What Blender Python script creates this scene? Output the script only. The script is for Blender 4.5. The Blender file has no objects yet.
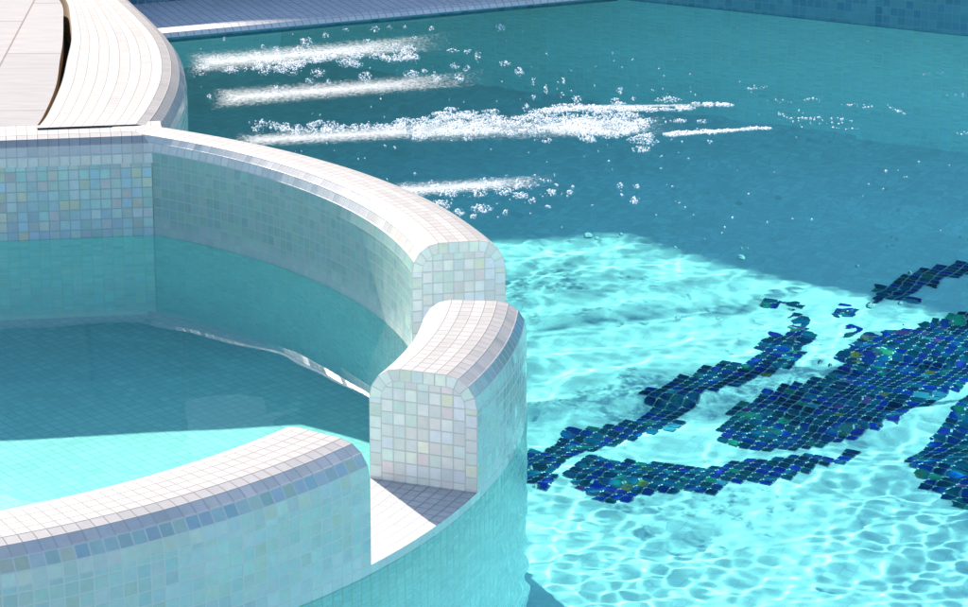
import bpy, math, random
import numpy as np
from mathutils import Vector

random.seed(7)
rng = np.random.default_rng(11)
sc = bpy.context.scene
COL = sc.collection
R = math.radians

# ------------------------------------------------------------------ layout (metres)
CAM_H = 1.9987            # camera above the coping top (coping top = z 0)
PITCH = 17.556
FPX = 3291.36             # focal length for a 968 px wide frame
CX, CY, RI = -1.5363, 6.44, 1.4129      # spa ring centre, inner radius
WL = -0.245               # water level of pool and spa
SPILL = -0.228            # floor of the spillway gaps
FLOOR = -1.545            # pool floor
SPAF = -0.845             # spa floor
T = 0.025                 # mosaic tile pitch
SUN_AZ, SUN_EL = -63.0, 32.5   # direction the light travels (plan angle), sun height


# ------------------------------------------------------------------ helpers
def px_ray(x, y):
    a = (x - 484) / FPX
    b = (y - 303.5) / FPX
    c, t = math.cos(R(PITCH)), math.sin(R(PITCH))
    d = np.array([a, c - b * t, -t - b * c])
    return d / np.linalg.norm(d)


def at(x, y, z):
    """plan position that the photograph's pixel shows at height z"""
    d = px_ray(x, y)
    k = (z - CAM_H) / d[2]
    return d[0] * k, d[1] * k


def at_floor(x, y, z=FLOOR):
    """the same for a point below the (flat) water surface"""
    d = px_ray(x, y)
    P = np.array([0, 0, CAM_H]) + d * ((WL - CAM_H) / d[2])
    ci = -d[2]
    n = 1 / 1.33
    t = n * d + np.array([0, 0, n * ci - math.sqrt(1 - n * n * (1 - ci * ci))])
    P = P + t * ((z - WL) / t[2])
    return P[0], P[1]


def tag(o, label=None, cat=None, group=None, kind=None):
    if label and not kind:
        kind = 'thing'
    for k, v in (('label', label), ('category', cat), ('group', group), ('kind', kind)):
        if v:
            o[k] = v
    return o


def empty(name, loc=(0, 0, 0)):
    o = bpy.data.objects.new(name, None)
    o.location = loc
    COL.objects.link(o)
    return o


RECEIVERS = []


def mesh_obj(name, V, F, mat, parent=None, uv=None, smooth=False, receiver=True, mats=None, mi=None):
    me = bpy.data.meshes.new(name)
    me.from_pydata([tuple(v) for v in V], [], F)
    if uv is not None:
        lay = me.uv_layers.new(name='UVMap')
        flat = [c for f in uv for p in f for c in p]
        lay.data.foreach_set('uv', flat)
    for m in (mats or [mat]):
        me.materials.append(m)
    if mi is not None:
        me.polygons.foreach_set('material_index', mi)
    if smooth:
        me.polygons.foreach_set('use_smooth', [True] * len(me.polygons))
    me.update()
    o = bpy.data.objects.new(name, me)
    COL.objects.link(o)
    if parent is not None:
        o.parent = parent
        o.matrix_parent_inverse = parent.matrix_world.inverted()
        if parent.type == 'EMPTY':
            o.location = -Vector(parent.location)
            o.matrix_parent_inverse.identity()
    if receiver:
        o.cycles.is_caustics_receiver = True
    return o


class MB:
    """collects faces with UVs measured in tiles"""
    def __init__(s):
        s.V, s.F, s.U, s.M = [], [], [], []

    def face(s, pts, uvs=None, m=0):
        b = len(s.V)
        s.V += [tuple(p) for p in pts]
        s.F.append(list(range(b, b + len(pts))))
        s.U.append(uvs or [(0, 0)] * len(pts))
        s.M.append(m)

    def build(s, name, mats, parent=None, **k):
        if not isinstance(mats, list):
            mats = [mats]
        return mesh_obj(name, s.V, s.F, None, parent, uv=s.U, mats=mats, mi=s.M, **k)


def sweep(mb, path, prof, u0=0.0, flip=False):
    """path: list of (x, y, nx, ny, wscale, u); prof: list of (offset, z, v, mat) where each item
    after the first closes a strip from the previous one.  offset runs along the normal."""
    for i in range(len(path) - 1):
        a, b = path[i], path[i + 1]
        for j in range(len(prof) - 1):
            p, q = prof[j], prof[j + 1]
            pts = [(a[0] + a[2] * p[0] * a[4], a[1] + a[3] * p[0] * a[4], p[1]),
                   (b[0] + b[2] * p[0] * b[4], b[1] + b[3] * p[0] * b[4], p[1]),
                   (b[0] + b[2] * q[0] * b[4], b[1] + b[3] * q[0] * b[4], q[1]),
                   (a[0] + a[2] * q[0] * a[4], a[1] + a[3] * q[0] * a[4], q[1])]
            uv = [(a[5] + u0, p[2]), (b[5] + u0, p[2]), (b[5] + u0, q[2]), (a[5] + u0, q[2])]
            if flip:
                pts.reverse()
                uv.reverse()
            mb.face(pts, uv, q[3])


# ------------------------------------------------------------------ materials
def new_mat(name):
    m = bpy.data.materials.new(name)
    m.use_nodes = True
    nt = m.node_tree
    return m, nt, nt.nodes, nt.links, nt.nodes['Principled BSDF']


def math_node(N, L, op, a, b=None, c=None):
    n = N.new('ShaderNodeMath')
    n.operation = op
    for i, v in enumerate((a, b, c)):
        if v is None:
            continue
        if isinstance(v, (int, float)):
            n.inputs[i].default_value = v
        else:
            L.new(v, n.inputs[i])
    return n.outputs[0]


def tile_mat(name, palette, grout, rough=(0.12, 0.3), stripes=None, tilt=0.05, edge=0.05, film=0.0, bump=0.35, spec=0.5,
             vary=0.12, scale_line=0.0):
    """small glass mosaic: palette is a list of (position, colour); one random entry per tile"""
    m, nt, N, L, P = new_mat(name)
    uv = N.new('ShaderNodeUVMap')
    sep = N.new('ShaderNodeSeparateXYZ')
    L.new(uv.outputs[0], sep.inputs[0])
    u, v = sep.outputs[0], sep.outputs[1]
    fu, fv = math_node(N, L, 'FRACT', u), math_node(N, L, 'FRACT', v)
    eu = math_node(N, L, 'MINIMUM', fu, math_node(N, L, 'SUBTRACT', 1.0, fu))
    ev = math_node(N, L, 'MINIMUM', fv, math_node(N, L, 'SUBTRACT', 1.0, fv))
    d = math_node(N, L, 'MINIMUM', eu, ev)
    mr = N.new('ShaderNodeMapRange')
    mr.interpolation_type = 'SMOOTHSTEP'
    mr.inputs[1].default_value = edge * 0.6
    mr.inputs[2].default_value = edge * 1.5
    L.new(d, mr.inputs[0])
    mask = mr.outputs[0]
    cu, cv = math_node(N, L, 'FLOOR', u), math_node(N, L, 'FLOOR', v)
    cell = N.new('ShaderNodeCombineXYZ')
    L.new(cu, cell.inputs[0])
    L.new(cv, cell.inputs[1])
    wn = N.new('ShaderNodeTexWhiteNoise')
    wn.noise_dimensions = '3D'
    L.new(cell.outputs[0], wn.inputs['Vector'])
    ramp = N.new('ShaderNodeValToRGB')
    ramp.color_ramp.interpolation = 'LINEAR'
    els = ramp.color_ramp.elements
    while len(els) > 1:
        els.remove(els[-1])
    els[0].position, els[0].color = palette[0][0], (*palette[0][1], 1)
    for p, c in palette[1:]:
        e = els.new(p)
        e.color = (*c, 1)
    L.new(wn.outputs['Value'], ramp.inputs[0])
    col = ramp.outputs[0]
    sc_ = N.new('ShaderNodeSeparateColor')
    L.new(wn.outputs['Color'], sc_.inputs[0])
    # brightness jitter from tile to tile
    bj = math_node(N, L, 'MULTIPLY_ADD', sc_.outputs[1], vary, 1.0 - vary / 2)
    hsv = N.new('ShaderNodeHueSaturation')
    L.new(bj, hsv.inputs['Value'])
    L.new(col, hsv.inputs['Color'])
    col = hsv.outputs[0]
    if stripes:
        wr = N.new('ShaderNodeTexWhiteNoise')
        wr.noise_dimensions = '1D'
        L.new(math_node(N, L, 'ADD', cv, 13.0), wr.inputs['W'])
        alt = math_node(N, L, 'MODULO', math_node(N, L, 'ABSOLUTE', cv), 2.0)
        k = math_node(N, L, 'ADD', math_node(N, L, 'MULTIPLY', alt, 0.62), math_node(N, L, 'MULTIPLY', wr.outputs[0], 0.38))
        mx = N.new('ShaderNodeMix')
        mx.data_type = 'RGBA'
        mx.blend_type = 'MULTIPLY'
        L.new(k, mx.inputs[0])
        L.new(col, mx.inputs[6])
        mx.inputs[7].default_value = (*stripes, 1)
        col = mx.outputs[2]
    # soft mottling inside the glass
    tc = N.new('ShaderNodeTexCoord')
    nz = N.new('ShaderNodeTexNoise')
    nz.inputs['Scale'].default_value = 70
    nz.inputs['Detail'].default_value = 3
    L.new(tc.outputs['Object'], nz.inputs['Vector'])
    nzv = math_node(N, L, 'MULTIPLY_ADD', nz.outputs[0], 0.22, 0.89)
    nl = N.new('ShaderNodeTexNoise')
    nl.inputs['Scale'].default_value = 5
    nl.inputs['Detail'].default_value = 5
    L.new(tc.outputs['Object'], nl.inputs['Vector'])
    nzv = math_node(N, L, 'MULTIPLY', nzv, math_node(N, L, 'MULTIPLY_ADD', nl.outputs[0], 0.24, 0.88))
    mm = N.new('ShaderNodeMix')
    mm.data_type = 'RGBA'
    mm.blend_type = 'MULTIPLY'
    mm.inputs[0].default_value = 1.0
    L.new(col, mm.inputs[6])
    cc = N.new('ShaderNodeCombineColor')
    for i in range(3):
        L.new(nzv, cc.inputs[i])
    L.new(cc.outputs[0], mm.inputs[7])
    col = mm.outputs[2]
    if scale_line:
        # pale lime scale just above the water
        sz = N.new('ShaderNodeSeparateXYZ')
        L.new(tc.outputs['Object'], sz.inputs[0])
        b1 = N.new('ShaderNodeMapRange')
        b1.inputs[1].default_value = WL + .045
        b1.inputs[2].default_value = WL + .008
        L.new(math_node(N, L, 'ADD', sz.outputs[2], math_node(N, L, 'MULTIPLY', nl.outputs[0], -.02)), b1.inputs[0])
        ms = N.new('ShaderNodeMix')
        ms.data_type = 'RGBA'
        L.new(math_node(N, L, 'MULTIPLY', b1.outputs[0], scale_line), ms.inputs[0])
        L.new(col, ms.inputs[6])
        ms.inputs[7].default_value = (.70, .70, .66, 1)
        col = ms.outputs[2]
    # grout with slightly uneven tone
    gx = N.new('ShaderNodeMix')
    gx.data_type = 'RGBA'
    L.new(mask, gx.inputs[0])
    gx.inputs[6].default_value = (*grout, 1)
    L.new(col, gx.inputs[7])
    L.new(gx.outputs[2], P.inputs['Base Color'])
    rr = math_node(N, L, 'MULTIPLY_ADD', sc_.outputs[2], rough[1] - rough[0], rough[0])
    rgh = math_node(N, L, 'ADD', math_node(N, L, 'MULTIPLY', mask, math_node(N, L, 'SUBTRACT', rr, 0.75)), 0.75)
    L.new(rgh, P.inputs['Roughness'])
    P.inputs['Specular IOR Level'].default_value = spec
    if film:
        P.inputs['Thin Film IOR'].default_value = 1.9
        L.new(math_node(N, L, 'MULTIPLY_ADD', sc_.outputs[0], 450.0, film), P.inputs['Thin Film Thickness'])
    bp = N.new('ShaderNodeBump')
    bp.inputs['Strength'].default_value = bump
    bp.inputs['Distance'].default_value = 0.0015
    L.new(mask, bp.inputs['Height'])
    vs = N.new('ShaderNodeVectorMath')
    vs.operation = 'SUBTRACT'
    L.new(wn.outputs['Color'], vs.inputs[0])
    vs.inputs[1].default_value = (0.5, 0.5, 0.5)
    vm = N.new('ShaderNodeVectorMath')
    vm.operation = 'SCALE'
    L.new(vs.outputs[0], vm.inputs[0])
    vm.inputs['Scale'].default_value = tilt
    va = N.new('ShaderNodeVectorMath')
    va.operation = 'ADD'
    L.new(bp.outputs[0], va.inputs[0])
    L.new(vm.outputs[0], va.inputs[1])
    vn = N.new('ShaderNodeVectorMath')
    vn.operation = 'NORMALIZE'
    L.new(va.outputs[0], vn.inputs[0])
    L.new(vn.outputs[0], P.inputs['Normal'])
    return m


WHITE = tile_mat('white_mosaic', [(0, (.345, .345, .34)), (.5, (.36, .358, .352)), (1, (.33, .33, .328))], (.20, .197, .19),
                 rough=(.5, .6), stripes=(.80, .79, .80), tilt=.012, edge=.045, bump=.35, vary=.05, spec=.25)
LEDGE = tile_mat('pale_ledge_mosaic', [(0, (.66, .64, .62)), (.5, (.70, .68, .66)), (1, (.62, .61, .61))], (.36, .35, .34),
                 rough=(.5, .6), tilt=.012, edge=.05, vary=.06, spec=.25)
SILL = tile_mat('sill_mosaic', [(0, (.42, .425, .43)), (.5, (.45, .455, .46)), (1, (.40, .41, .415))], (.26, .26, .26),
                rough=(.12, .3), tilt=.015, edge=.05, vary=.06, spec=.4)
LIP = tile_mat('shaded_lip_mosaic', [(0, (.60, .54, .49)), (.3, (.55, .53, .50)), (.6, (.63, .56, .49)), (1, (.54, .52, .48))],
               (.46, .45, .45), rough=(.1, .3), tilt=.08, edge=.05, bump=.5)  # paler coping tile for the shaded bullnose rows; shade tone painted in
PEARL = tile_mat('pearl_mosaic', [(0, (.82, .77, .70)), (.22, (.86, .74, .65)), (.34, (.75, .80, .67)), (.48, (.79, .74, .74)),
                                  (.60, (.90, .82, .58)), (.70, (.73, .77, .71)), (.80, (.88, .68, .63)), (.9, (.82, .77, .70)), (1, (.72, .79, .66))],
                 (.62, .58, .52), rough=(.08, .25), tilt=.08, edge=.05, vary=.2, scale_line=.35)
MINT = tile_mat('mint_mosaic', [(0, (.46, .63, .55)), (.25, (.48, .61, .58)), (.5, (.47, .66, .55)), (.62, (.55, .62, .58)),
                                (.75, (.41, .60, .56)), (.9, (.53, .63, .50)), (1, (.47, .59, .58))],
                (.60, .66, .60), rough=(.1, .28), tilt=.07, edge=.05, vary=.14, scale_line=.35)
ACCENT = tile_mat('green_blue_mosaic', [(0, (.38, .52, .44)), (.2, (.34, .50, .52)), (.4, (.46, .53, .40)), (.55, (.38, .54, .49)), (.7, (.48, .52, .52)),
                                (.82, (.32, .45, .52)), (.92, (.42, .55, .46)), (1, (.52, .54, .44))],
                (.56, .60, .56), rough=(.08, .25), tilt=.08, edge=.055, vary=.2)
INNER = tile_mat('shaded_mint_mosaic', [(0, (.25, .40, .35)), (.3, (.27, .39, .38)), (.6, (.28, .43, .36)), (.8, (.34, .41, .38)), (1, (.24, .37, .36))],
                 (.36, .45, .40), rough=(.4, .55), tilt=.015, edge=.05, vary=.12, scale_line=.25, bump=.15, spec=.3)  # mint tile darkened: shade of the inner face put into the colour
CHORD = tile_mat('shaded_pearl_mosaic', [(0, (.40, .52, .50)), (.2, (.42, .50, .56)), (.4, (.38, .54, .48)), (.55, (.52, .50, .50)), (.68, (.36, .48, .54)),
                                 (.8, (.58, .54, .40)), (.9, (.54, .44, .44)), (1, (.40, .54, .50))],
                 (.34, .40, .40), rough=(.1, .25), tilt=.08, edge=.05, vary=.25)  # pearl tile darkened: shade of the back wall put into the colour
POOLT = tile_mat('brightened_pool_mosaic', [(0, (.58, .92, .92)), (.5, (.64, .94, .94)), (1, (.56, .90, .92))],
                 (.70, .92, .84), rough=(.15, .35), tilt=.03, edge=.05, vary=.10)  # wall tile brightened below water; bounced light put into the colour
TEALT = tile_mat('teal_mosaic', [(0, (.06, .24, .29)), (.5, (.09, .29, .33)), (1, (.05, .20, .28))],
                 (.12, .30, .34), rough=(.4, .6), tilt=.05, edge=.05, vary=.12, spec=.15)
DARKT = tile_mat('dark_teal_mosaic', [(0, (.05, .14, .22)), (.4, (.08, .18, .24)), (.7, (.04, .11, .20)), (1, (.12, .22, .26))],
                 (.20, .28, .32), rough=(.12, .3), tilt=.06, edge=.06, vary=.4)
FLOORT = tile_mat('floor_mosaic_white', [(0, (.88, .85, .80)), (.5, (.90, .88, .84)), (1, (.85, .84, .81))],
                  (.80, .79, .75), rough=(.3, .5), tilt=.02, edge=.05, vary=.16, bump=.1)
SPAT = tile_mat('spa_floor_mosaic', [(0, (.80, .82, .78)), (.5, (.84, .85, .81)), (.95, (.80, .81, .78)), (.98, (.90, .88, .82)), (1, (.90, .88, .84))],
                (.60, .66, .64), rough=(.2, .4), tilt=.02, edge=.05, vary=.08, bump=.1)


def blue_mat():
    m, nt, N, L, P = new_mat('blue_glass_mosaic')
    tc = N.new('ShaderNodeUVMap')
    wn = N.new('ShaderNodeTexWhiteNoise')
    wn.noise_dimensions = '2D'
    fl = N.new('ShaderNodeVectorMath')
    fl.operation = 'FLOOR'
    L.new(tc.outputs[0], fl.inputs[0])
    L.new(fl.outputs[0], wn.inputs['Vector'])
    ramp = N.new('ShaderNodeValToRGB')
    ramp.color_ramp.interpolation = 'CONSTANT'
    els = ramp.color_ramp.elements
    pal = [(0, (.003, .035, .10)), (.24, (.002, .05, .095)), (.44, (.004, .035, .19)), (.58, (.006, .075, .15)), (.70, (.006, .035, .30)),
           (.80, (.008, .10, .21)), (.88, (.025, .035, .28)), (.935, (.02, .22, .16)), (.96, (.18, .05, .22)), (.973, (.26, .17, .05)), (.983, (.08, .30, .42))]
    els[0].position, els[0].color = 0, (*pal[0][1], 1)
    els.remove(els[1])
    for p, c in pal[1:]:
        els.new(p).color = (*c, 1)
    L.new(wn.outputs['Value'], ramp.inputs[0])
    # swirls of other colours inside the glass
    ob = N.new('ShaderNodeTexCoord')
    nz = N.new('ShaderNodeTexNoise')
    nz.inputs['Scale'].default_value = 16
    nz.inputs['Detail'].default_value = 2
    L.new(ob.outputs['Object'], nz.inputs['Vector'])
    r2 = N.new('ShaderNodeValToRGB')
    e2 = r2.color_ramp.elements
    e2[0].position, e2[0].color = .50, (.003, .04, .22, 1)
    e2[1].position, e2[1].color = .80, (.20, .04, .12, 1)
    for p_, c_ in ((.57, (.004, .05, .40)), (.63, (.01, .22, .30)), (.68, (.03, .34, .14)), (.73, (.26, .20, .05))):
        e2.new(p_).color = (*c_, 1)
    L.new(nz.outputs[0], r2.inputs[0])
    mr = N.new('ShaderNodeMapRange')
    mr.inputs[1].default_value = .50
    mr.inputs[2].default_value = .62
    L.new(nz.outputs[0], mr.inputs[0])
    mx = N.new('ShaderNodeMix')
    mx.data_type = 'RGBA'
    L.new(math_node(N, L, 'MULTIPLY', mr.outputs[0], .38), mx.inputs[0])
    L.new(ramp.outputs[0], mx.inputs[6])
    L.new(r2.outputs[0], mx.inputs[7])
    L.new(mx.outputs[2], P.inputs['Base Color'])
    P.inputs['Roughness'].default_value = .15
    return m


BLUE = blue_mat()


def water_mat(name, tint, refl=.6):
    """clear refracting surface with a weak mirror layer"""
    m, nt, N, L, P = new_mat(name)
    N.remove(P)
    r = N.new('ShaderNodeBsdfRefraction')
    r.inputs['IOR'].default_value = 1.33
    r.inputs['Roughness'].default_value = 0
    r.inputs['Color'].default_value = (*tint, 1)
    g = N.new('ShaderNodeBsdfGlossy')
    g.inputs['Roughness'].default_value = 0
    g.inputs['Color'].default_value = (1, 1, 1, 1)
    f = N.new('ShaderNodeFresnel')
    f.inputs['IOR'].default_value = 1.33
    mx = N.new('ShaderNodeMixShader')
    ge = N.new('ShaderNodeNewGeometry')
    top = math_node(N, L, 'SUBTRACT', 1.0, ge.outputs['Backfacing'])
    L.new(math_node(N, L, 'MULTIPLY', math_node(N, L, 'MULTIPLY', f.outputs[0], refl), top), mx.inputs[0])
    L.new(r.outputs[0], mx.inputs[1])
    L.new(g.outputs[0], mx.inputs[2])
    L.new(mx.outputs[0], N['Material Output'].inputs[0])
    return m


def plain(name, col, rough=.6, noise=0.0, scale=20, metallic=0):
    m, nt, N, L, P = new_mat(name)
    P.inputs['Roughness'].default_value = rough
    P.inputs['Metallic'].default_value = metallic
    if noise:
        tc = N.new('ShaderNodeTexCoord')
        nz = N.new('ShaderNodeTexNoise')
        nz.inputs['Scale'].default_value = scale
        nz.inputs['Detail'].default_value = 6
        L.new(tc.outputs['Object'], nz.inputs['Vector'])
        r = N.new('ShaderNodeValToRGB')
        r.color_ramp.elements[0].position, r.color_ramp.elements[1].position = .3, .7
        r.color_ramp.elements[0].color = (*[c * (1 - noise) for c in col], 1)
        r.color_ramp.elements[1].color = (*[min(.95, c * (1 + noise)) for c in col], 1)
        L.new(nz.outputs[0], r.inputs[0])
        L.new(r.outputs[0], P.inputs['Base Color'])
    else:
        P.inputs['Base Color'].default_value = (*col, 1)
    return m


def paving_mat():
    m, nt, N, L, P = new_mat('pale_stone_paving')
    tc = N.new('ShaderNodeTexCoord')
    mp = N.new('ShaderNodeMapping')
    mp.inputs['Rotation'].default_value = (0, 0, R(-91))
    mp.inputs['Location'].default_value = (.12, -.52, 0)
    L.new(tc.outputs['Object'], mp.inputs[0])
    br = N.new('ShaderNodeTexBrick')
    br.offset = .37
    br.inputs['Scale'].default_value = 1
    br.inputs['Brick Width'].default_value = .62
    br.inputs['Row Height'].default_value = .30
    br.inputs['Mortar Size'].default_value = .003
    br.inputs['Mortar Smooth'].default_value = .3
    br.inputs['Color1'].default_value = (.34, .333, .332, 1)
    br.inputs['Color2'].default_value = (.31, .303, .30, 1)
    br.inputs['Mortar'].default_value = (.20, .17, .15, 1)
    L.new(mp.outputs[0], br.inputs['Vector'])
    nz = N.new('ShaderNodeTexNoise')
    nz.inputs['Scale'].default_value = 9
    nz.inputs['Detail'].default_value = 8
    mp2 = N.new('ShaderNodeMapping')
    mp2.inputs['Scale'].default_value = (1, 5, 1)
    L.new(tc.outputs['Object'], mp2.inputs[0])
    L.new(mp2.outputs[0], nz.inputs['Vector'])
    mx = N.new('ShaderNodeMix')
    mx.data_type = 'RGBA'
    mx.blend_type = 'OVERLAY'
    mx.inputs[0].default_value = .18
    L.new(br.outputs[0], mx.inputs[6])
    L.new(nz.outputs[0], mx.inputs[7])
    L.new(mx.outputs[2], P.inputs['Base Color'])
    P.inputs['Roughness'].default_value = .9
    P.inputs['Specular IOR Level'].default_value = .1
    bp = N.new('ShaderNodeBump')
    bp.inputs['Strength'].default_value = .3
    bp.inputs['Distance'].default_value = .002
    L.new(nz.outputs[0], bp.inputs['Height'])
    L.new(bp.outputs[0], P.inputs['Normal'])
    return m


# ------------------------------------------------------------------ spa wall (ring with two spillway gaps)
WT = [(-240, .235), (-60, .235), (-36, .228), (-20, .221), (0, .212), (12, .205), (20, .190), (30, .166), (40, .146), (55, .122), (66, .115), (150, .115)]


def ring_w(deg):
    return float(np.interp(deg, [a for a, _ in WT], [w for _, w in WT]))


STEP = math.degrees(T / 1.52)


def ring_path(a0, a1, fit=True):
    n = max(1, round((a1 - a0) / STEP))
    out = []
    for i in range(n + 1):
        a = a0 + (a1 - a0) * i / n
        c, s = math.cos(R(a)), math.sin(R(a))
        out.append((CX + c * RI, CY + s * RI, c, s, ring_w(a) / .225, round(a0 / STEP) + i))
    return out


RC = .064
NF = 4


def arc(n=NF):
    return [(math.sin(R(90 * i / n)), math.cos(R(90 * i / n))) for i in range(n + 1)]


def section_profile(zb, W=.225, mat_side=0, mat_top=1, mat_lip=2):
    """inner face up, bullnose, flat top, bullnose, outer face down"""
    pr = [(0, zb, zb / T, mat_side)]
    pr.append((0, -RC, -RC / T, mat_side))
    v0 = math.ceil(-RC / T + 3) + 40
    for i in range(NF - 1, -1, -1):
        s, c = math.sin(R(90 * i / NF)), math.cos(R(90 * i / NF))
        pr.append((RC - RC * s, -RC + RC * c, 0, (mat_top, mat_lip, mat_lip, 4)[i]))
    nt = 4
    fl = W - 2 * RC
    for k in range(1, nt + 1):
        pr.append((RC + fl * k / nt, 0, 0, mat_top))
    for i in range(1, NF + 1):
        s, c = math.sin(R(90 * i / NF)), math.cos(R(90 * i / NF))
        pr.append((W - RC + RC * s, -RC + RC * c, 0, (mat_top, mat_top, mat_lip, 5, mat_side)[i]))
    pr.append((W, zb, 0, mat_side))
    # v : one tile per strip on the cap, real height on the faces
    out = [pr[0], pr[1]]
    v = 20.0
    res = [(pr[0][0], pr[0][1], pr[0][1] / T + 60, pr[0][3]), (pr[1][0], pr[1][1], pr[1][1] / T + 60, pr[1][3])]
    base = pr[1][1] / T + 60
    return pr


def strips(mb, path, pr, zb, u0):
    """sweep a section profile with one row of tiles per cap strip"""
    n = len(pr)
    for j in range(1, n):
        p, q = pr[j - 1], pr[j]
        if j == 1:
            va, vb = p[1] / T + 60, q[1] / T + 60
            q = (q[0], q[1], q[2], 4)
        elif j == n - 1:
            va, vb = p[1] / T + 160, q[1] / T + 160
        else:
            va, vb = 20 + j, 21 + j
            va += 1e-4
            vb -= 1e-4
        sweep(mb, path, [(p[0], p[1], va, 0), (q[0], q[1], vb, q[3])], u0)


def end_cap(mb, p, pr, flip, m=3):
    """tiled end face with one row of tiles following the rounded outline"""
    W = pr[-1][0]
    pts = [(o, z) for o, z, _, _ in pr]
    ins = []
    e = T
    for o, z in pts:
        # inset towards the inside of the section
        cx = min(max(o, RC), W - RC)
        cz = min(z, -RC)
        if z <= -RC:
            ins.append((o + (e if o < W / 2 else -e), z))
        else:
            dx, dz = o - cx, z - (-RC)
            if RC <= o <= W - RC:
                ins.append((o, z - e))
            else:
                l = math.hypot(dx, dz)
                ins.append((o - dx / l * e, z - dz / l * e))

    def P3(q):
        return (p[0] + p[2] * q[0] * p[4], p[1] + p[3] * q[0] * p[4], q[1])
    for j in range(len(pts) - 1):
        quad = [pts[j], pts[j + 1], ins[j + 1], ins[j]]
        if j == 0:
            uv = [(300, quad[0][1] / T), (300, quad[1][1] / T), (301, quad[2][1] / T), (301, quad[3][1] / T)]
        elif j == len(pts) - 2:
            uv = [(320, quad[0][1] / T), (320, quad[1][1] / T), (319, quad[2][1] / T), (319, quad[3][1] / T)]
        else:
            uv = [(340 + j, 1), (341 + j, 1), (341 + j, 0), (340 + j, 0)]
        f = [P3(q) for q in quad]
        if flip:
            f.reverse()
            uv.reverse()
        mb.face(f, uv, m)
    f = [P3(q) for q in ins]
    uv = [(q[0] / T + 400, q[1] / T - .44) for q in ins]
    if flip:
        f.reverse()
        uv.reverse()
    mb.face(f, uv, m)


A_BACK, A_MF, A_ME, A_FR = 12.0, -3.8, -21.2, -35.6
spa = empty('spa_wall', (CX, CY, FLOOR))
tag(spa, 'curved white mosaic spa wall with rounded coping and spillway gaps', 'spa wall')
PR = section_profile(SPILL)
MATS = [MINT, WHITE, LIP, PEARL, INNER, ACCENT]
for nm, a0, a1, lab in (('raised_section', A_BACK, 66.0, 'long raised section curving back to the paving'),
                        ('raised_section', A_ME, A_MF, 'short raised block standing between the two gaps'),
                        ('raised_section', -238.0, A_FR, 'raised section curving across the foreground')):
    mb = MB()
    pa = ring_path(a0, a1)
    strips(mb, pa, PR, SPILL, 0)
    end_cap(mb, pa[0], PR, False)
    end_cap(mb, pa[-1], PR, True)
    o = mb.build(nm, MATS, spa)
    o['label'] = lab
# lower wall, below the spillway level, right round
mb = MB()
pa = ring_path(-238.0, 66.0)
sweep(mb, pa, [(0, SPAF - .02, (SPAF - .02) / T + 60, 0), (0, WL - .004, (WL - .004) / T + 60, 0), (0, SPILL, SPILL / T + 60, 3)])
for k in range(9):
    sweep(mb, pa, [(.225 * k / 9, SPILL, 200 + k, 1), (.225 * (k + 1) / 9, SPILL, 201 + k - 1e-4, 1)])
sweep(mb, pa, [(.225, SPILL, SPILL / T + 160, 0), (.225, WL - .004, (WL - .004) / T + 160, 2), (.225, FLOOR - .02, (FLOOR - .02) / T + 160, 0)])
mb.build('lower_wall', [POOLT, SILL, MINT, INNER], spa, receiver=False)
# sunlit glint along the spa floor edge, modelled as a white strip
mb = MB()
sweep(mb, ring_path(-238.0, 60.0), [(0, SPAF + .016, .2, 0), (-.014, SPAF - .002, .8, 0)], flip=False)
GLINT = plain('painted_glint', (.86, .86, .84), .4)
mb.build('glint_strip', [GLINT], spa)

# ------------------------------------------------------------------ straight back wall of the spa
CP = np.array([-.818, 7.640])
CD = np.array([-1, -.148]) / math.hypot(1, .148)
CN = np.array([-CD[1], CD[0]]) * -1       # points away from the spa
if CN[1] < 0:
    CN = -CN


def chord_path(s0, s1, reverse=False):
    n = round((s1 - s0) / T)
    out = []
    for i in range(n + 1):
        s = s0 + T * i
        q = CP + CD * s
        out.append((q[0], q[1], CN[0], CN[1], 1.0, 500 - i))
    return out[::-1]


back = empty('spa_back_wall', (-1.6, 7.6, SPAF))
tag(back, 'straight pearly tiled back wall of the spa below the stone paving', 'wall')
mb = MB()
cpth = chord_path(-.02, 2.6)
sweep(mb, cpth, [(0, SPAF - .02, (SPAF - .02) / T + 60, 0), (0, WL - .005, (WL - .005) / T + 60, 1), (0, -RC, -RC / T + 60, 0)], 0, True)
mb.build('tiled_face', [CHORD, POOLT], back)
mb = MB()
prev = None
pts = []
for i in range(NF, -1, -1):
    pts.append((RC - RC * math.sin(R(90 * i / NF)), -RC + RC * math.cos(R(90 * i / NF)), LIP if i >= 2 else WHITE))
pts += [(RC + .025 * k, 0) for k in (1, 2, 3.7)]
pts = [(p[0], p[1] - .0015) + tuple(p[2:]) for p in pts]
cpth = chord_path(-.05, 2.6)
for j in range(len(pts) - 1):
    sweep(mb, cpth, [(pts[j][0], pts[j][1], 30 + j, 0), (pts[j + 1][0], pts[j + 1][1], 31 + j - 1e-4, 0 if j < 2 else 1)], 0, True)
mb.build('coping', [LIP, WHITE], back)
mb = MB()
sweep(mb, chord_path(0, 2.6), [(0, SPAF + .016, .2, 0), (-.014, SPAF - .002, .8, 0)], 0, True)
mb.build('glint_strip', [GLINT], back)  # white strip painted for the sunlit glint, as on the ring

# spa floor
mb = MB()
ca, sa = math.cos(R(38)), math.sin(R(38))


def grid_uv(x, y, c, s, t=T):
    return ((x * c + y * s) / t + 1000, (-x * s + y * c) / t + 1000)


q = [(CX + (RI + .06) * math.cos(R(a)), CY + (RI + .06) * math.sin(R(a))) for a in range(0, 360, 3)]
mb.face([(x, y, SPAF) for x, y in q], [grid_uv(x, y, ca, sa) for x, y in q])
tag(mb.build('spa_floor', [SPAT]), kind='structure')

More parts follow.
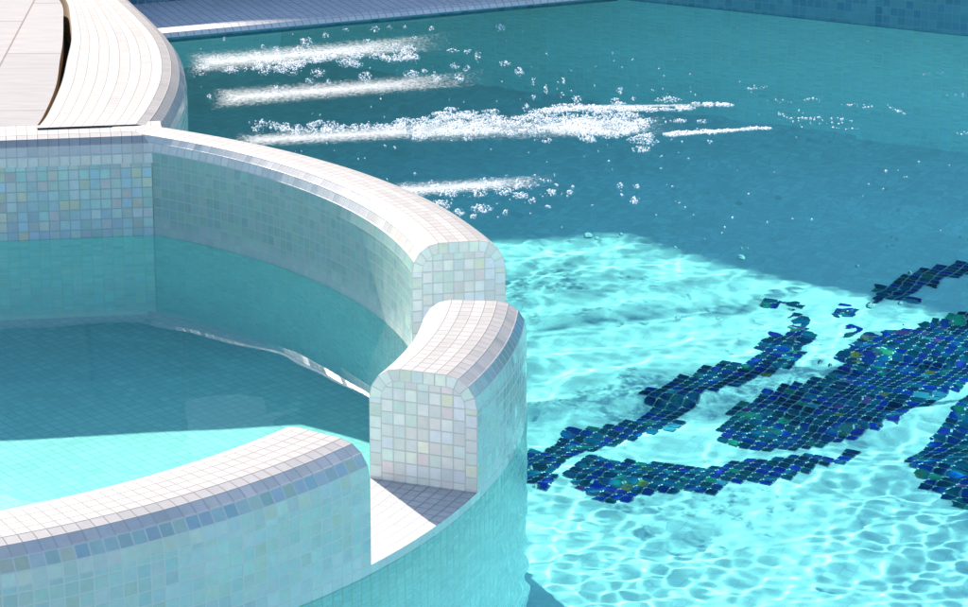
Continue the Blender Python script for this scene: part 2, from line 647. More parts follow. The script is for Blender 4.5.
# ------------------------------------------------------------------ pool coping at the back left, paving, joint
COP = [(-1.42, 10.3), (-1.22, 9.85), (-1.085, 9.5), (-.977, 9.176), (-.902, 8.95), (-.83, 8.70), (-.785, 8.45), (-.765, 8.20), (-.768, 7.95), (-.782, 7.76)]
GAP = [(-1.62, 10.2), (-1.43, 9.8), (-1.29, 9.45), (-1.19, 9.176), (-1.145, 8.92), (-1.112, 8.672), (-1.095, 8.439), (-1.077, 8.163), (-1.072, 7.854), (-1.080, 7.715)]


def smooth(pts, n):
    pts = [np.array(p) for p in pts]
    P = [2 * pts[0] - pts[1]] + pts + [2 * pts[-1] - pts[-2]]
    fine = []
    for i in range(1, len(P) - 2):
        for t in np.linspace(0, 1, 24, endpoint=False):
            a, b, c, d = P[i - 1], P[i], P[i + 1], P[i + 2]
            fine.append(.5 * ((2 * b) + (-a + c) * t + (2 * a - 5 * b + 4 * c - d) * t * t + (-a + 3 * b - 3 * c + d) * t ** 3))
    fine.append(pts[-1])
    fine = np.array(fine)
    L = np.r_[0, np.cumsum(np.hypot(*np.diff(fine, axis=0).T))]
    k = np.linspace(0, L[-1], n)
    return np.c_[np.interp(k, L, fine[:, 0]), np.interp(k, L, fine[:, 1])]


NC = 108
ce, ge = smooth(COP, NC), smooth(GAP, NC)
cop = empty('pool_coping', (-.95, 8.4, 0))
tag(cop, 'wide curved white mosaic coping between the stone paving and the pool', 'coping')
mb, mf = MB(), MB()
Z0 = .003
for i in range(NC - 1):
    def prof_at(k):
        e, g = ce[k], ge[k]
        n = (g - e)
        w = np.linalg.norm(n)
        n = n / w
        pts = []
        for f in range(NF, -1, -1):
            pts.append((RC - RC * math.sin(R(90 * f / NF)), Z0 - RC + RC * math.cos(R(90 * f / NF))))
        rows = 9
        for r_ in range(1, rows + 1):
            pts.append((RC + (w - RC) * r_ / rows, Z0))
        pts.append((w, Z0 - .13))
        return [(e[0] + n[0] * o, e[1] + n[1] * o, z) for o, z in pts]
    A, B = prof_at(i), prof_at(i + 1)
    for j in range(len(A) - 1):
        last = j == len(A) - 2
        m = 1 if j < 2 else 0
        uv = [(i, 70 + j + 1e-4), (i + 1, 70 + j + 1e-4), (i + 1, 71 + j - 1e-4), (i, 71 + j - 1e-4)]
        mb.face([A[j], B[j], B[j + 1], A[j + 1]], uv, 2 if last else m)
    e0, e1 = ce[i], ce[i + 1]
    mf.face([(e0[0], e0[1], FLOOR - .02), (e1[0], e1[1], FLOOR - .02), (e1[0], e1[1], Z0 - RC), (e0[0], e0[1], Z0 - RC)],
            [(i, (FLOOR - .02) / T), (i + 1, (FLOOR - .02) / T), (i + 1, -RC / T), (i, -RC / T)])
SAND = plain('sandy_mortar', (.30, .22, .13), .9, .35, 60)
mb.build('coping_top', [WHITE, LIP, SAND], cop)
mf.build('tiled_face', [MINT], cop)

PAVE = paving_mat()
mb = MB()
ed = []
for i in range(NC):
    t = i / (NC - 1)
    e, g = ce[i], ge[i]
    n = (g - e) / np.linalg.norm(g - e)
    wdt = .006 + .013 * math.exp(-((t - .62) / .16) ** 2) + .008 * t
    ed.append(g + n * wdt)
pl = [(p[0], p[1], -.006) for p in ed if p[1] > 7.62]
ymin = min(p[1] for p in pl)
top = [(-4.2, 10.2, -.006), (-4.2, 7.15, -.006), (ed[-1][0] - .02, 7.61, -.006)]
mb.face([(-4.2, 10.2, -.006), (-4.2, 7.22, -.006), (CP[0] + CD[0] * 2.55 + CN[0] * .112, CP[1] + CD[1] * 2.55 + CN[1] * .112, -.006),
         (CP[0] + CD[0] * .36 + CN[0] * .112, CP[1] + CD[1] * .36 + CN[1] * .112, -.006)] + [p for p in pl[::-1]])
for a, b in zip(ed[:-1], ed[1:]):
    mb.face([(a[0], a[1], -.006), (b[0], b[1], -.006), (b[0], b[1], -.05), (a[0], a[1], -.05)], m=1)
tag(mb.build('stone_paving', [PAVE, SAND]), kind='structure')
# ground under the joint and under everything
mb = MB()
mb.face([(*(CP + CD * 3.3 + CN * .1), -.115), (*(CP + CD * .1 + CN * .1), -.115), (-.95, 9.3, -.115), (-1.3, 10.4, -.115), (-4.2, 10.4, -.115)])
tag(mb.build('joint_bed', [plain('dark_joint', (.035, .03, .025), .9, .4, 40)]), kind='structure')
mb = MB()
g = 60
mb.face([(-g, -g, -1.75), (g, -g, -1.75), (g, g, -1.75), (-g, g, -1.75)])
tag(mb.build('ground', [plain('ground_earth', (.25, .2, .15), .9, .2, 2)]), kind='structure')

# ------------------------------------------------------------------ pool floor and mosaic
mb = MB()
cg, sg = math.cos(R(-28)), math.sin(R(-28))
TF = .0285
q = [(-1.9, 3.8), (4.2, 3.8), (4.2, 11.2), (-1.9, 11.2)]
mb.face([(x, y, FLOOR) for x, y in q], [grid_uv(x, y, cg, sg, TF) for x, y in q])
tag(mb.build('pool_floor', [FLOORT]), kind='structure')

BANDS = {
 'upper': [(644, 394), (694, 370), (725, 362), (752, 362), (758, 342), (777, 331), (794, 325), (795, 308), (762, 303), (763, 298), (786, 300), (800, 305),
           (808, 316), (812, 335), (804, 350), (794, 368), (773, 369), (758, 377), (742, 385), (701, 397), (694, 407), (676, 412), (686, 424), (678, 431),
           (655, 432), (625, 439), (600, 446), (580, 455), (566, 463), (556, 476), (555, 488), (523, 488), (505, 480), (505, 462), (523, 456), (545, 446), (560, 436), (575, 427),
           (600, 428), (622, 420), (648, 413), (656, 408), (646, 402)],
 'lower': [(567, 479), (585, 460), (597, 455), (612, 461), (655, 461), (700, 467), (722, 467), (746, 459), (770, 461), (797, 456), (820, 456),
           (838, 458), (856, 448), (873, 444), (862, 457), (846, 463), (805, 474), (781, 481), (758, 488), (735, 484), (718, 490), (712, 499), (690, 495),
           (660, 493), (640, 497), (625, 504), (600, 501), (575, 489)],
 'body': [(728, 411), (746, 398), (771, 389), (792, 385), (810, 382), (835, 373), (842, 355), (850, 343), (872, 333), (905, 325), (935, 318), (970, 314), (1040, 316),
          (1040, 372), (975, 385), (945, 398), (925, 411), (902, 424), (880, 431), (858, 438), (830, 443), (800, 449), (740, 447), (716, 442), (720, 427)],
 'right': [(968, 398), (950, 416), (930, 432), (926, 440), (913, 450), (911, 465), (925, 474), (925, 485), (946, 489), (946, 499), (975, 508), (1050, 520), (1050, 398)],
 'far': [(868, 303), (874, 290), (890, 280), (915, 271), (945, 263), (975, 254), (1030, 250), (1030, 268), (975, 270), (945, 280), (925, 287), (914, 297), (912, 304)],
 'spray': [(826, 311), (838, 307), (856, 309), (850, 315), (832, 315)],
 'drop': [(838, 336), (846, 330), (858, 324), (866, 325), (850, 334)],
}


def inside(x, y, poly):
    c = False
    j = len(poly) - 1
    for i in range(len(poly)):
        xi, yi = poly[i]
        xj, yj = poly[j]
        if (yi > y) != (yj > y) and x < (xj - xi) * (y - yi) / (yj - yi) + xi:
            c = not c
        j = i
    return c


def in_any(x, y, polys):
    return any(inside(x, y, p) for p in polys)


polys = {k: [at_floor(*p) for p in v] for k, v in BANDS.items()}
mos = empty('floor_mosaic', (.7, 7.4, FLOOR))
tag(mos, 'dark blue iridescent glass mosaic figure set in the pale pool floor', 'mosaic')
used = set()
for name, poly in polys.items():
    mb = MB()
    us = [grid_uv(x, y, cg, sg, TF) for x, y in poly]
    u0, u1 = int(min(u for u, v in us)) - 1, int(max(u for u, v in us)) + 1
    v0, v1 = int(min(v for u, v in us)) - 1, int(max(v for u, v in us)) + 1
    for iu in range(u0, u1):
        for iv in range(v0, v1):
            if (iu, iv) in used:
                continue
            uc, vc = (iu + .5 - 1000) * TF, (iv + .5 - 1000) * TF
            x, y = uc * cg - vc * sg, uc * sg + vc * cg
            if not inside(x, y, poly):
                continue
            used.add((iu, iv))
            gq = .43
            c4 = []
            for du, dv in ((-gq, -gq), (gq, -gq), (gq, gq), (-gq, gq)):
                a, b = uc + du * TF, vc + dv * TF
                c4.append((a * cg - b * sg, a * sg + b * cg, FLOOR + .004))
            mb.face(c4, [(iu + .5, iv + .5)] * 4)
    if mb.F:
        mb.build('mosaic_band', [BLUE], mos)

# ------------------------------------------------------------------ underwater steps and ledge at the far left
LD = np.array([.921, .390])           # along the steps
LN = np.array([.390, -.921])          # towards the viewer, down the steps
L0 = np.array([-.901, 9.762])
def on(s, t, z):
    q = L0 + LD * s + LN * t
    return (q[0], q[1], z)


S0, S1 = -.9, 2.2
ledge = empty('pool_ledge', (-.4, 10.0, WL))
tag(ledge, 'low white nosed ledge just above the water at the back left', 'ledge')
ZL = WL + .022
mb = MB()
k = 1 / T
mb.face([on(S0, -.42, ZL), on(S0, -.03, ZL), on(1.60, -.03, ZL), on(1.60, -.42, ZL)], [(S0 * k, -.42 * k), (S0 * k, 0), (1.3 * k, 0), (1.3 * k, -.42 * k)])
mb.build('ledge_top', [LEDGE], ledge)
mb = MB()
n = int((1.60 - S0) / T)
nose = [(-.03, ZL), (-.012, ZL - .004), (0, ZL - .016)]
for i in range(n):
    a, b = S0 + i * T, S0 + (i + 1) * T
    for j in range(2):
        mb.face([on(a, *nose[j]), on(a, *nose[j + 1]), on(b, *nose[j + 1]), on(b, *nose[j])], [(i, j), (i, j + 1), (i + 1, j + 1), (i + 1, j)])
mb.build('nosing', [LEDGE], ledge)
mb = MB()
for i in range(n):
    a, b = S0 + i * T, S0 + (i + 1) * T
    mb.face([on(a, 0, ZL - .016), on(a, 0, WL - .035), on(b, 0, WL - .035), on(b, 0, ZL - .016)], [(i, 0), (i, -2), (i + 1, -2), (i + 1, 0)])
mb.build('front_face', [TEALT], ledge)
mb = MB()
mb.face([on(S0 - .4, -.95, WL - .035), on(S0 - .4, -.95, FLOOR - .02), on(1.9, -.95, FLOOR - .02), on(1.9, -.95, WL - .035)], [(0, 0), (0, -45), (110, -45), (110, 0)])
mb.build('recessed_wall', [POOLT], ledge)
bw = empty('ledge_back_wall', (-.6, 10.3, WL))
tag(bw, 'dark blue tiled wall rising behind the low white ledge', 'wall')
mb = MB()
mb.face([on(S0, -.42, 0), on(S0, -.42, WL), on(1.30, -.42, WL), on(1.30, -.42, 0)], [(S0 * k, 0), (S0 * k, WL * k), (1.3 * k, WL * k), (1.3 * k, 0)])
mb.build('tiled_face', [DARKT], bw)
mb = MB()
mb.face([on(S0, -.42, .003), on(1.30, -.42, .003), on(1.30, -.75, .003), on(S0, -.75, .003)], [(0, 0), (80, 0), (80, 12), (0, 12)])
mb.build('coping', [WHITE], bw)

# far pool wall on the right
fw = empty('pool_wall', (1.5, 9.8, FLOOR))
tag(fw, 'long dark teal tiled far wall of the pool at the upper right', 'wall')
A0, A1 = np.array([.20, 10.44]), np.array([4.1, 8.46])
dl = np.linalg.norm(A1 - A0)
mb = MB()
mb.face([(*A0, WL - .01), (*A1, WL - .01), (*A1, 0), (*A0, 0)], [(0, WL * k), (dl * k, WL * k), (dl * k, 0), (0, 0)])
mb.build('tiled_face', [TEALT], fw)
mb = MB()
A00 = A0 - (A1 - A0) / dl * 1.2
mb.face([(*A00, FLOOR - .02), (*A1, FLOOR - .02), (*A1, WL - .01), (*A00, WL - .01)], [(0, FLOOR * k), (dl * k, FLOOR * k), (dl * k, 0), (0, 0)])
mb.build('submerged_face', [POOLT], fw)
dn = np.array([(A1 - A0)[1], -(A1 - A0)[0]]) / dl * -1
mb = MB()
B0, B1 = A0 + dn * .3, A1 + dn * .3
mb.face([(*A0, .003), (*A1, .003), (*B1, .003), (*B0, .003)], [(0, 0), (dl * k, 0), (dl * k, 12), (0, 12)])
mb.build('coping', [WHITE], fw)
# paving beyond the pool
mb = MB()
mb.face([(*(A0 + dn * .3), -.004), (*(A1 + dn * .3), -.004), (8, 9, -.004), (8, 24, -.004), (-12, 24, -.004), (-12, 10.4, -.004), (-2.3, 10.0, -.004), on(-.3, -.76, -.004)[:2] + (-.004,), on(1.2, -.76, -.004)])
tag(mb.build('terrace', [PAVE]), kind='structure')


# ------------------------------------------------------------------ water
def waves(X, Y, comps):
    Z = np.zeros_like(X)
    for kx, ky, ph, a in comps:
        Z += a * np.sin(kx * X + ky * Y + ph)
    return Z


def make_comps(n, lmin, lmax, slope, seed, power=.35):
    r = np.random.default_rng(seed)
    out = []
    lam = np.exp(np.linspace(math.log(lmin), math.log(lmax), n))
    for l in lam:
        th = r.uniform(0, 2 * math.pi)
        kk = 2 * math.pi / l
        s = slope * (l / lmin) ** -power * r.uniform(.6, 1.4)
        out.append((kk * math.cos(th), kk * math.sin(th), r.uniform(0, 6.28), s / kk))
    return out


def grid_mesh(name, xs, ys, keep, zf, mat):
    X, Y = np.meshgrid(xs, ys)
    Z = zf(X, Y)
    nx, ny = len(xs), len(ys)
    idx = np.arange(nx * ny).reshape(ny, nx)
    q = np.stack([idx[:-1, :-1], idx[:-1, 1:], idx[1:, 1:], idx[1:, :-1]], -1).reshape(-1, 4)
    cxm = .5 * (X[:-1, :-1] + X[1:, 1:]).ravel()
    cym = .5 * (Y[:-1, :-1] + Y[1:, 1:]).ravel()
    q = q[keep(cxm, cym)]
    us = np.unique(q)
    rem = np.full(nx * ny, -1)
    rem[us] = np.arange(len(us))
    q = rem[q]
    co = np.stack([X.ravel()[us], Y.ravel()[us], Z.ravel()[us]], -1).astype(np.float32)
    me = bpy.data.meshes.new(name)
    me.vertices.add(len(co))
    me.vertices.foreach_set('co', co.ravel())
    me.loops.add(q.size)
    me.loops.foreach_set('vertex_index', q.ravel().astype(np.int32))
    me.polygons.add(len(q))
    me.polygons.foreach_set('loop_start', np.arange(0, q.size, 4, dtype=np.int32))
    me.polygons.foreach_set('use_smooth', np.ones(len(q), dtype=bool))
    me.materials.append(mat)
    me.update(calc_edges=True)
    me.validate()
    o = bpy.data.objects.new(name, me)
    COL.objects.link(o)
    o.cycles.is_caustics_caster = True
    return o


POOL_COMPS = make_comps(26, .14, .85, .0037, 5, .0)
FINE_COMPS = make_comps(28, .034, .10, .0029, 21, .0)


def pool_z(X, Y):
    # long soft waves everywhere; finer ripples around the foam and in the open water
    amp = .75 + .35 * np.sin(2.1 * X + 1.3 * Y + .4) * np.sin(1.7 * Y - 1.1 * X + 2)
    e1 = np.exp(-((Y - 7.85) / .42) ** 2) / (1 + np.exp(-(X + .45) * 8))
    e2 = .45 / (1 + np.exp((Y - 5.95) * 10))
    e3 = .55 / (1 + np.exp(-(Y - 8.9) * 5))
    e4 = 1.1 * np.exp(-((X - 1.1) / .5) ** 2 - ((Y - 7.1) / .4) ** 2)
    patch = .75 + .55 * np.sin(3.3 * X + 5.1 * Y + 1.0) * np.sin(4.7 * X - 3.9 * Y + .3) + .25 * np.sin(8.1 * X + 2.2 * Y)
    return WL + amp * waves(X, Y, POOL_COMPS) + patch * (.28 + .85 * e1 + e2 + .25 * e3 + e4) * waves(X, Y, FINE_COMPS)


cop_x = lambda y: np.interp(y, ce[::-1, 1], ce[::-1, 0])


def keep_pool(x, y):
    r = np.hypot(x - CX, y - CY)
    t = (x - L0[0]) * LN[0] + (y - L0[1]) * LN[1]
    return (r > RI + .055) & ((x > cop_x(y) - .02) | (y < 7.6)) & (t > 0)


SPA_COMPS = make_comps(14, .14, .9, .0009, 9, .0)


def water_z(X, Y):
    r = np.hypot(X - CX, Y - CY)
    spa_side = r < RI + .1
    return np.where(spa_side, WL + waves(X, Y, SPA_COMPS), pool_z(X, Y))


PW = water_mat('pool_water', (.48, .97, .985), .25)
SW = water_mat('spa_water', (.56, .98, .955), 1.0)
water = grid_mesh('water', np.arange(-3.5, 3.0, .0075), np.arange(4.3, 11.5, .0075), lambda x, y: np.ones(x.shape, bool), water_z, PW)
me = water.data
me.materials.append(SW)
ctr = np.empty(len(me.polygons) * 3, np.float32)
me.polygons.foreach_get('center', ctr)
ctr = ctr.reshape(-1, 3)
me.polygons.foreach_set('material_index', (np.hypot(ctr[:, 0] - CX, ctr[:, 1] - CY) < RI + .08).astype(np.int32))
tag(water, kind='structure')

# ------------------------------------------------------------------ house behind the camera's top edge: it shades the back of the pool
sdir = np.array([math.cos(R(SUN_AZ)), math.sin(R(SUN_AZ))])
HH = 3.0
P0 = np.array([-.12, 9.93])
PC = P0 - sdir * (HH - WL) / math.tan(R(SUN_EL))
dL = np.array([-1, -.15]) / math.hypot(1, .15)
dR = np.array([1, -.80]) / math.hypot(1, .8)
house = empty('house', (PC[0], PC[1], 0))
tag(house, 'two winged stone house standing behind the far end of the pool', 'house')
foot = [PC + dL * 7, PC, PC + dR * 7.5, PC + dR * 7.5 + np.array([3.5, 4.5]), PC + np.array([0, 6]), PC + dL * 7 + np.array([0, 6])]
STONE = plain('dark_stone', (.09, .085, .08), .85, .35, 6)
mb = MB()
for a, b in zip(foot, foot[1:] + foot[:1]):
    mb.face([(*a, -.05), (*b, -.05), (*b, HH - .06), (*a, HH - .06)])
mb.build('wall', [STONE], house)
mb = MB()
mb.face([(*p, HH) for p in foot])
for a, b in zip(foot, foot[1:] + foot[:1]):
    mb.face([(*a, HH - .06), (*b, HH - .06), (*b, HH), (*a, HH)])
mb.build('roof', [plain('roof_slab', (.4, .38, .35), .8, .15, 4)], house)
GLASS = plain('window_glass', (.02, .03, .035), .05)
FRAME = plain('window_frame', (.10, .09, .08), .5)
for s in (.9, 2.9, 4.9):
    for base, d in ((PC, dL), (PC, dR)):
        nrm = np.array([d[1], -d[0]])
        if nrm[1] > 0:
            nrm = -nrm
        c0, c1 = base + d * s, base + d * (s + 1.2)
        mb = MB()
        mb.face([(*(c0 + nrm * .02), .15), (*(c1 + nrm * .02), .15), (*(c1 + nrm * .02), 2.3), (*(c0 + nrm * .02), 2.3)])
        wdw = mb.build('window', [GLASS], house)
        mb = MB()
        for za, zb, sa_, sb_ in ((.10, .15, -.06, 1.26), (2.3, 2.36, -.06, 1.26), (.15, 2.3, -.06, 0), (.15, 2.3, 1.2, 1.26), (.15, 2.3, .58, .62)):
            q0, q1 = base + d * (s + sa_) + nrm * .035, base + d * (s + sb_) + nrm * .035
            mb.face([(*q0, za), (*q1, za), (*q1, zb), (*q0, zb)])
        mb.build('frame', [FRAME], wdw)

# white screen added out of view to put a pale reflection in the spa
sail = empty('added_screen', (-1.0, 12.9, 0))
tag(sail, 'added white screen on two posts, out of view, shaped for the spa reflection', 'screen')
CLOTH, _nt, _N, _L, _P = new_mat('white_fabric')
_P.inputs['Base Color'].default_value = (.85, .85, .85, 1)
_P.inputs['Roughness'].default_value = .9
_tr = _N.new('ShaderNodeBsdfTranslucent')
_tr.inputs[0].default_value = (.9, .9, .9, 1)
_mx = _N.new('ShaderNodeMixShader')
_mx.inputs[0].default_value = .6
_L.new(_P.outputs[0], _mx.inputs[1])
_L.new(_tr.outputs[0], _mx.inputs[2])
_L.new(_mx.outputs[0], _N['Material Output'].inputs[0])
mb = MB()
mb.face([(-1.22, 12.9, 1.955), (-.93, 12.9, 1.955), (-.90, 12.9, 2.10), (-.60, 12.9, 2.13), (-.60, 12.9, 2.30), (-1.22, 12.9, 2.30)])
mb.build('cloth', [CLOTH], sail)
POST = plain('dark_post', (.05, .05, .05), .5)
for x in (-1.24, -.58):
    mb = MB()
    e = .012
    for k in range(8):
        a0, a1 = k * math.pi / 4, (k + 1) * math.pi / 4
        p, q = (x + e * math.cos(a0), 12.9 + e * math.sin(a0)), (x + e * math.cos(a1), 12.9 + e * math.sin(a1))
        mb.face([(*p, 0), (*q, 0), (*q, 2.34), (*p, 2.34)])
    mb.build('post', [POST], sail)

# ------------------------------------------------------------------ foam and bubbles
FOAM = plain('white_foam', (.74, .77, .78), .6)
ico_v, ico_f = None, None


def ico(sub=1):
    import bmesh
    bm = bmesh.new()
    bmesh.ops.create_icosphere(bm, subdivisions=sub, radius=1)
    v = np.array([x.co[:] for x in bm.verts])
    f = np.array([[l.index for l in x.verts] for x in bm.faces])
    bm.free()
    return v, f


IV, IF = ico(1)


def spheres(name, pts, mat, IVF=(IV, IF)):
    """pts: (x, y, z, r)"""
    iv, fc = IVF
    P = np.array(pts)
    n = len(P)
    V = (iv[None] * P[:, None, 3:4] + P[:, None, :3]).reshape(-1, 3)
    Fc = (fc[None] + (np.arange(n) * len(iv))[:, None, None]).reshape(-1, 3)
    me = bpy.data.meshes.new(name)
    me.vertices.add(len(V))
    me.vertices.foreach_set('co', V.astype(np.float32).ravel())
    me.loops.add(Fc.size)
    me.loops.foreach_set('vertex_index', Fc.ravel().astype(np.int32))
    me.polygons.add(len(Fc))
    me.polygons.foreach_set('loop_start', np.arange(0, Fc.size, 3, dtype=np.int32))
    me.polygons.foreach_set('use_smooth', np.ones(len(Fc), dtype=bool))
    me.materials.append(mat)
    me.update(calc_edges=True)
    o = bpy.data.objects.new(name, me)
    COL.objects.link(o)
    return o


foam = []
rr = np.random.default_rng(3)


def clump(x, y, w, h, n, r=(.0012, .0040), z=0):
    """a raft of bubbles: pixel centre and half extents"""
    n = int(n * .95)
    for _ in range(n):
        a = rr.uniform(0, 6.283)
        q = math.sqrt(rr.uniform(0, 1))
        px, py = x + w * q * math.cos(a), y + h * q * math.sin(a)
        X, Y = at(px, py, WL)
        rad = (r[0] + (r[1] - r[0]) * rr.uniform(0, 1) ** 2) * (1.25 - .6 * q)
        foam.append((X, Y, WL + rad * .35 + rr.uniform(0, .003) * (1 - q) + z, rad))


def row(x0, y0, x1, y1, n, spread, wr, hr, dens):
    for _ in range(n):
        t = rr.uniform(0, 1)
        x = x0 + (x1 - x0) * t
        y = y0 + (y1 - y0) * t + rr.normal(0, spread)
        w = rr.uniform(*wr)
        clump(x, y, w, w * rr.uniform(*hr), int(dens * w * .7))


# first strip, over the top step
row(195, 71, 430, 47, 70, 4.0, (2, 9), (.3, .5), 5)
row(250, 68, 420, 55, 40, 3.5, (4, 10), (.3, .5), 7)
for p in ((306, 43, 7, 6), (298, 51, 7, 4), (345, 62, 9, 6), (290, 70, 12, 7), (264, 71, 7, 6), (318, 73, 8, 5), (276, 50, 4, 4), (263, 47, 2, 2), (326, 36, 3, 4), (375, 30, 5, 4),
          (389, 28, 3, 3), (346, 31, 3, 2), (224, 39, 2, 3), (258, 55, 4, 3), (231, 59, 2, 2), (251, 57, 3, 2), (414, 38, 4, 3), (405, 28, 2, 2), (432, 29, 3, 3), (500, 28, 5, 4),
          (455, 66, 5, 3), (467, 69, 4, 3), (478, 56, 3, 5), (452, 51, 7, 2), (468, 52, 4, 2), (505, 64, 6, 3), (520, 72, 5, 5), (411, 74, 8, 4), (365, 77, 7, 5), (424, 71, 4, 2),
          (434, 75, 3, 3), (437, 79, 5, 4), (458, 79, 6, 5), (310, 82, 5, 4), (329, 82, 3, 3), (278, 88, 5, 5), (210, 97, 3, 3), (533, 82, 2, 4), (546, 90, 2, 5), (563, 82, 2, 4),
          (562, 96, 2, 3), (534, 98, 2, 3), (577, 100, 6, 4), (620, 91, 4, 4), (615, 101, 5, 3), (634, 99, 3, 2), (668, 100, 14, 3), (526, 108, 4, 4), (495, 112, 4, 3)):
    clump(*p, int(p[2] * p[3] * 1.6) + 4)
# third row
row(255, 129, 420, 128, 46, 3.0, (3, 8), (.4, .7), 7)
row(400, 126, 600, 124, 110, 6.0, (3, 13), (.25, .5), 8)
row(430, 118, 640, 112, 26, 4.0, (6, 16), (.18, .3), 8)
row(540, 110, 690, 109, 60, .9, (4, 9), (.18, .25), 9)
row(668, 135, 715, 132, 20, .9, (4, 7), (.2, .3), 9)
row(715, 132, 768, 128, 24, .7, (3, 6), (.2, .3), 8)
row(570, 124, 650, 130, 44, 7.0, (3, 12), (.25, .4), 8)
row(694, 104, 733, 106, 16, .7, (3, 6), (.2, .3), 8)
for p in ((628, 127, 9, 6), (679, 121, 9, 2), (610, 135, 14, 4), (702, 122, 5, 2), (575, 124, 11, 4), (710, 142, 2, 2), (590, 140, 8, 3)):
    clump(*p, int(p[2] * p[3] * 2.2) + 4)
# fourth row beside the spa
for p in ((418, 192, 12, 4), (448, 193, 12, 5), (441, 205, 12, 5), (480, 192, 8, 6), (503, 191, 9, 5), (519, 187, 5, 3), (520, 196, 9, 4), (532, 201, 4, 3), (482, 209, 11, 5), (506, 213, 3, 3),
          (551, 193, 6, 4), (548, 207, 3, 2), (573, 188, 2, 2), (620, 186, 4, 3), (637, 187, 4, 2), (634, 201, 4, 4), (622, 195, 2, 1), (459, 213, 6, 4), (474, 217, 4, 3), (570, 193, 4, 2)):
    clump(*p, int(p[2] * p[3] * 1.7) + 4)
row(400, 190, 560, 183, 60, 5, (1, 3), (.5, .8), 4)
# sparse dots over the back of the pool
for _ in range(330):
    x, y = rr.uniform(190, 968), rr.uniform(20, 235)
    if rr.uniform() < .5:
        x, y = rr.uniform(240, 700), rr.uniform(60, 215)
    if y < 60 and x > 560 and rr.uniform() < .6:
        continue
    clump(x, y, rr.uniform(.5, 2), .8, int(rr.integers(1, 4)), (.0016, .0035))
# thin drifts on the right
for a, b, c, d, n in ((779, 114, 792, 119, 16), (792, 119, 850, 120, 40), (800, 126, 858, 122, 18), (835, 105, 880, 107, 24), (886, 106, 910, 117, 20), (748, 90, 760, 90, 12), (920, 75, 945, 74, 14),
                      (955, 95, 968, 97, 10), (740, 89, 765, 88, 14), (765, 102, 820, 101, 20), (850, 140, 900, 135, 8), (955, 135, 968, 134, 8), (833, 129, 858, 130, 12)):
    row(a, b, c, d, int(n * .7), .9, (1.2, 3.0), (.25, .4), 2.2)
ok = [p for p in foam if keep_pool(np.array([p[0]]), np.array([p[1]]))[0]]
fo = spheres('foam', ok, FOAM)
tag(fo, kind='stuff')
print('foam', len(ok))

# bands of fine foam; the first two stand in for sunlit step treads
def foam_tread_mat():
    m, nt, N, L, P = new_mat('foam_and_lit_treads')
    P.inputs['Base Color'].default_value = (.78, .82, .84, 1)
    P.inputs['Roughness'].default_value = .6
    uvn = N.new('ShaderNodeUVMap')
    sp = N.new('ShaderNodeSeparateXYZ')
    L.new(uvn.outputs[0], sp.inputs[0])
    tc = N.new('ShaderNodeTexCoord')
    n1 = N.new('ShaderNodeTexNoise')
    n1.inputs['Scale'].default_value = 130
    n1.inputs['Detail'].default_value = 8
    n1.inputs['Roughness'].default_value = .7
    L.new(tc.outputs['Object'], n1.inputs['Vector'])
    # edge falloff across (v) and towards the ends (u), both 0..1
    ev = math_node(N, L, 'MULTIPLY', math_node(N, L, 'MINIMUM', sp.outputs[1], math_node(N, L, 'SUBTRACT', 1.0, sp.outputs[1])), 2.0)
    eu = math_node(N, L, 'MULTIPLY', math_node(N, L, 'MINIMUM', math_node(N, L, 'MULTIPLY', sp.outputs[0], 4.0), math_node(N, L, 'SUBTRACT', 1.0, sp.outputs[0])), 2.2)
    e = math_node(N, L, 'MINIMUM', ev, math_node(N, L, 'MINIMUM', eu, 1.0))
    q = math_node(N, L, 'SUBTRACT', math_node(N, L, 'ADD', math_node(N, L, 'MULTIPLY', n1.outputs[0], 1.5), math_node(N, L, 'MULTIPLY', e, .75)), 1.0)
    mr = N.new('ShaderNodeMapRange')
    mr.inputs[1].default_value = 0
    mr.inputs[2].default_value = .6
    L.new(q, mr.inputs[0])
    tr = N.new('ShaderNodeBsdfTransparent')
    mx = N.new('ShaderNodeMixShader')
    L.new(math_node(N, L, 'MULTIPLY', mr.outputs[0], .55), mx.inputs[0])
    L.new(tr.outputs[0], mx.inputs[1])
    L.new(P.outputs[0], mx.inputs[2])
    L.new(mx.outputs[0], N['Material Output'].inputs[0])
    return m


FBAND = foam_tread_mat()
mb = MB()
for (x0, y0, x1, y1, h0, h1) in ((180, 66, 475, 40, 15, 11), (204, 101, 510, 77, 14, 10), (225, 143, 560, 124, 9, 14), (400, 133, 700, 126, 15, 12), (370, 194, 570, 180, 12, 7), (560, 108, 740, 106, 2.5, 2), (660, 137, 775, 128, 2.5, 2)):
    nseg = 24
    for i in range(nseg):
        t0, t1 = i / nseg, (i + 1) / nseg
        for j in range(4):
            w0, w1 = j / 4, (j + 1) / 4
            pts, uvs = [], []
            for t, w_ in ((t0, w0), (t0, w1), (t1, w1), (t1, w0)):
                hh = h0 + (h1 - h0) * t
                X, Y = at(x0 + (x1 - x0) * t, y0 + (y1 - y0) * t + hh * (2 * w_ - 1), WL)
                pts.append((X, Y, WL + .0035))
                uvs.append((t, w_))
            mb.face(pts, uvs)
tag(mb.build('foam_and_lit_treads', [FBAND], receiver=False), kind='stuff')

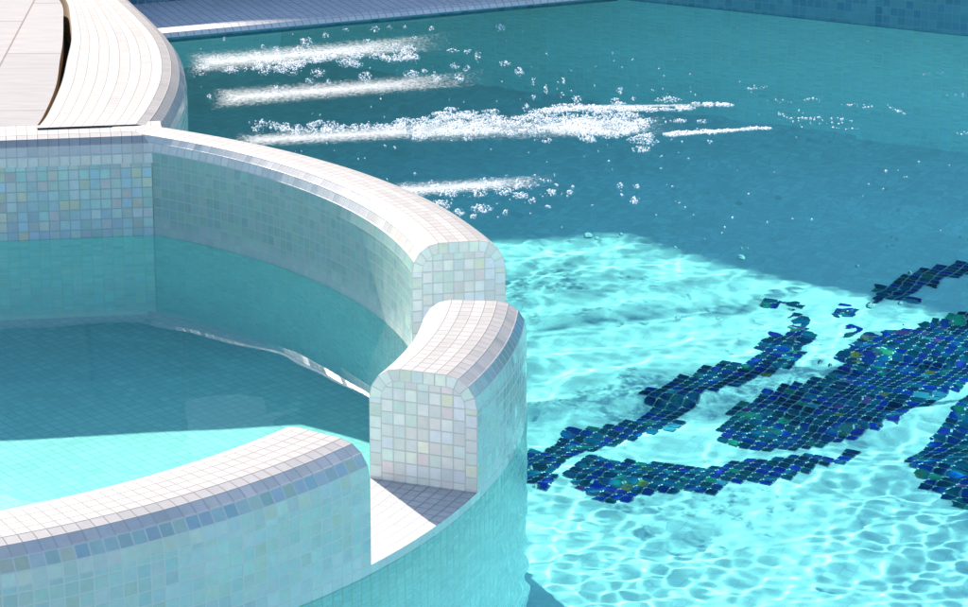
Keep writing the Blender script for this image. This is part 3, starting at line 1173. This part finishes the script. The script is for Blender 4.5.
# larger clear bubbles floating on the water
BUB, _nt, _N, _L, _P = new_mat('bubble_film')
_P.inputs['Transmission Weight'].default_value = 1
_P.inputs['Roughness'].default_value = 0
_P.inputs['IOR'].default_value = 1.10
IV2 = ico(3)
bub = []
for x, y, r in ((588, 237, .011), (597, 239, .006), (739, 204, .008), (778, 199, .008), (741, 259, .010), (747, 249, .004), (741, 249, .004), (897, 240, .006), (891, 238, .004), (887, 247, .004), (893, 246, .004),
                (909, 274, .007), (900, 304, .006), (857, 267, .005), (820, 363, .006), (678, 319, .007), (718, 319, .005), (930, 360, .006), (921, 338, .005), (949, 333, .005), (621, 235, .005), (618, 237, .003), (675, 248, .004),
                (674, 190, .005), (708, 194, .004), (898, 211, .006), (886, 190, .005), (960, 238, .004), (870, 307, .010), (826, 215, .003), (652, 146, .003), (809, 141, .008), (829, 143, .006), (830, 366, .005), (704, 240, .003)):
    X, Y = at(x, y, WL)
    bub.append((X, Y, WL + .001, r))
bo = spheres('water_bubble', [(0, 0, 0, 1)], BUB, IV2)
for i, (x, y, z, r) in enumerate(bub):
    o = bo if i == 0 else bo.copy()
    if i:
        COL.objects.link(o)
    o.location = (x, y, z)
    o.scale = (r, r, r)
    tag(o, 'clear round bubble floating alone on the open pool water', 'bubble', 'clear bubbles floating on the pool')

# ------------------------------------------------------------------ light
w = bpy.data.worlds.new('World')
sc.world = w
w.use_nodes = True
n = w.node_tree.nodes
st = n.new('ShaderNodeTexSky')
st.sky_type = 'NISHITA'
st.sun_disc = False
st.sun_elevation = R(SUN_EL)
st.sun_rotation = R(-27)
st.ozone_density = 3.0
st.dust_density = .4
w.node_tree.links.new(st.outputs[0], n['Background'].inputs[0])
n['Background'].inputs[1].default_value = 0.112
L = bpy.data.lights.new('sun', 'SUN')
L.energy = 5.0
L.angle = R(.5)
L.color = (1, .875, .75)
L.cycles.is_caustics_light = True
so = bpy.data.objects.new('sun', L)
COL.objects.link(so)
d = Vector((sdir[0] * math.cos(R(SUN_EL)), sdir[1] * math.cos(R(SUN_EL)), -math.sin(R(SUN_EL))))
so.rotation_euler = d.to_track_quat('-Z', 'Y').to_euler()
so.location = (-4, 16, 8)

# ------------------------------------------------------------------ camera, render
c = bpy.data.cameras.new('camera')
c.sensor_width = 36
c.lens = 36 * FPX / 968
c.clip_start = .1
c.clip_end = 300
co = bpy.data.objects.new('camera', c)
COL.objects.link(co)
co.location = (0, 0, CAM_H)
co.rotation_euler = (R(90 - PITCH), 0, 0)
sc.camera = co
sc.view_settings.view_transform = 'Standard'
sc.view_settings.look = 'None'
sc.view_settings.gamma = 1
sc.view_settings.exposure = 1.35
sc.render.engine = 'CYCLES'
cy = sc.cycles
cy.max_bounces = 10
cy.diffuse_bounces = 4
cy.glossy_bounces = 4
cy.transmission_bounces = 8
cy.transparent_max_bounces = 8
cy.sample_clamp_indirect = 6
cy.use_denoising = True
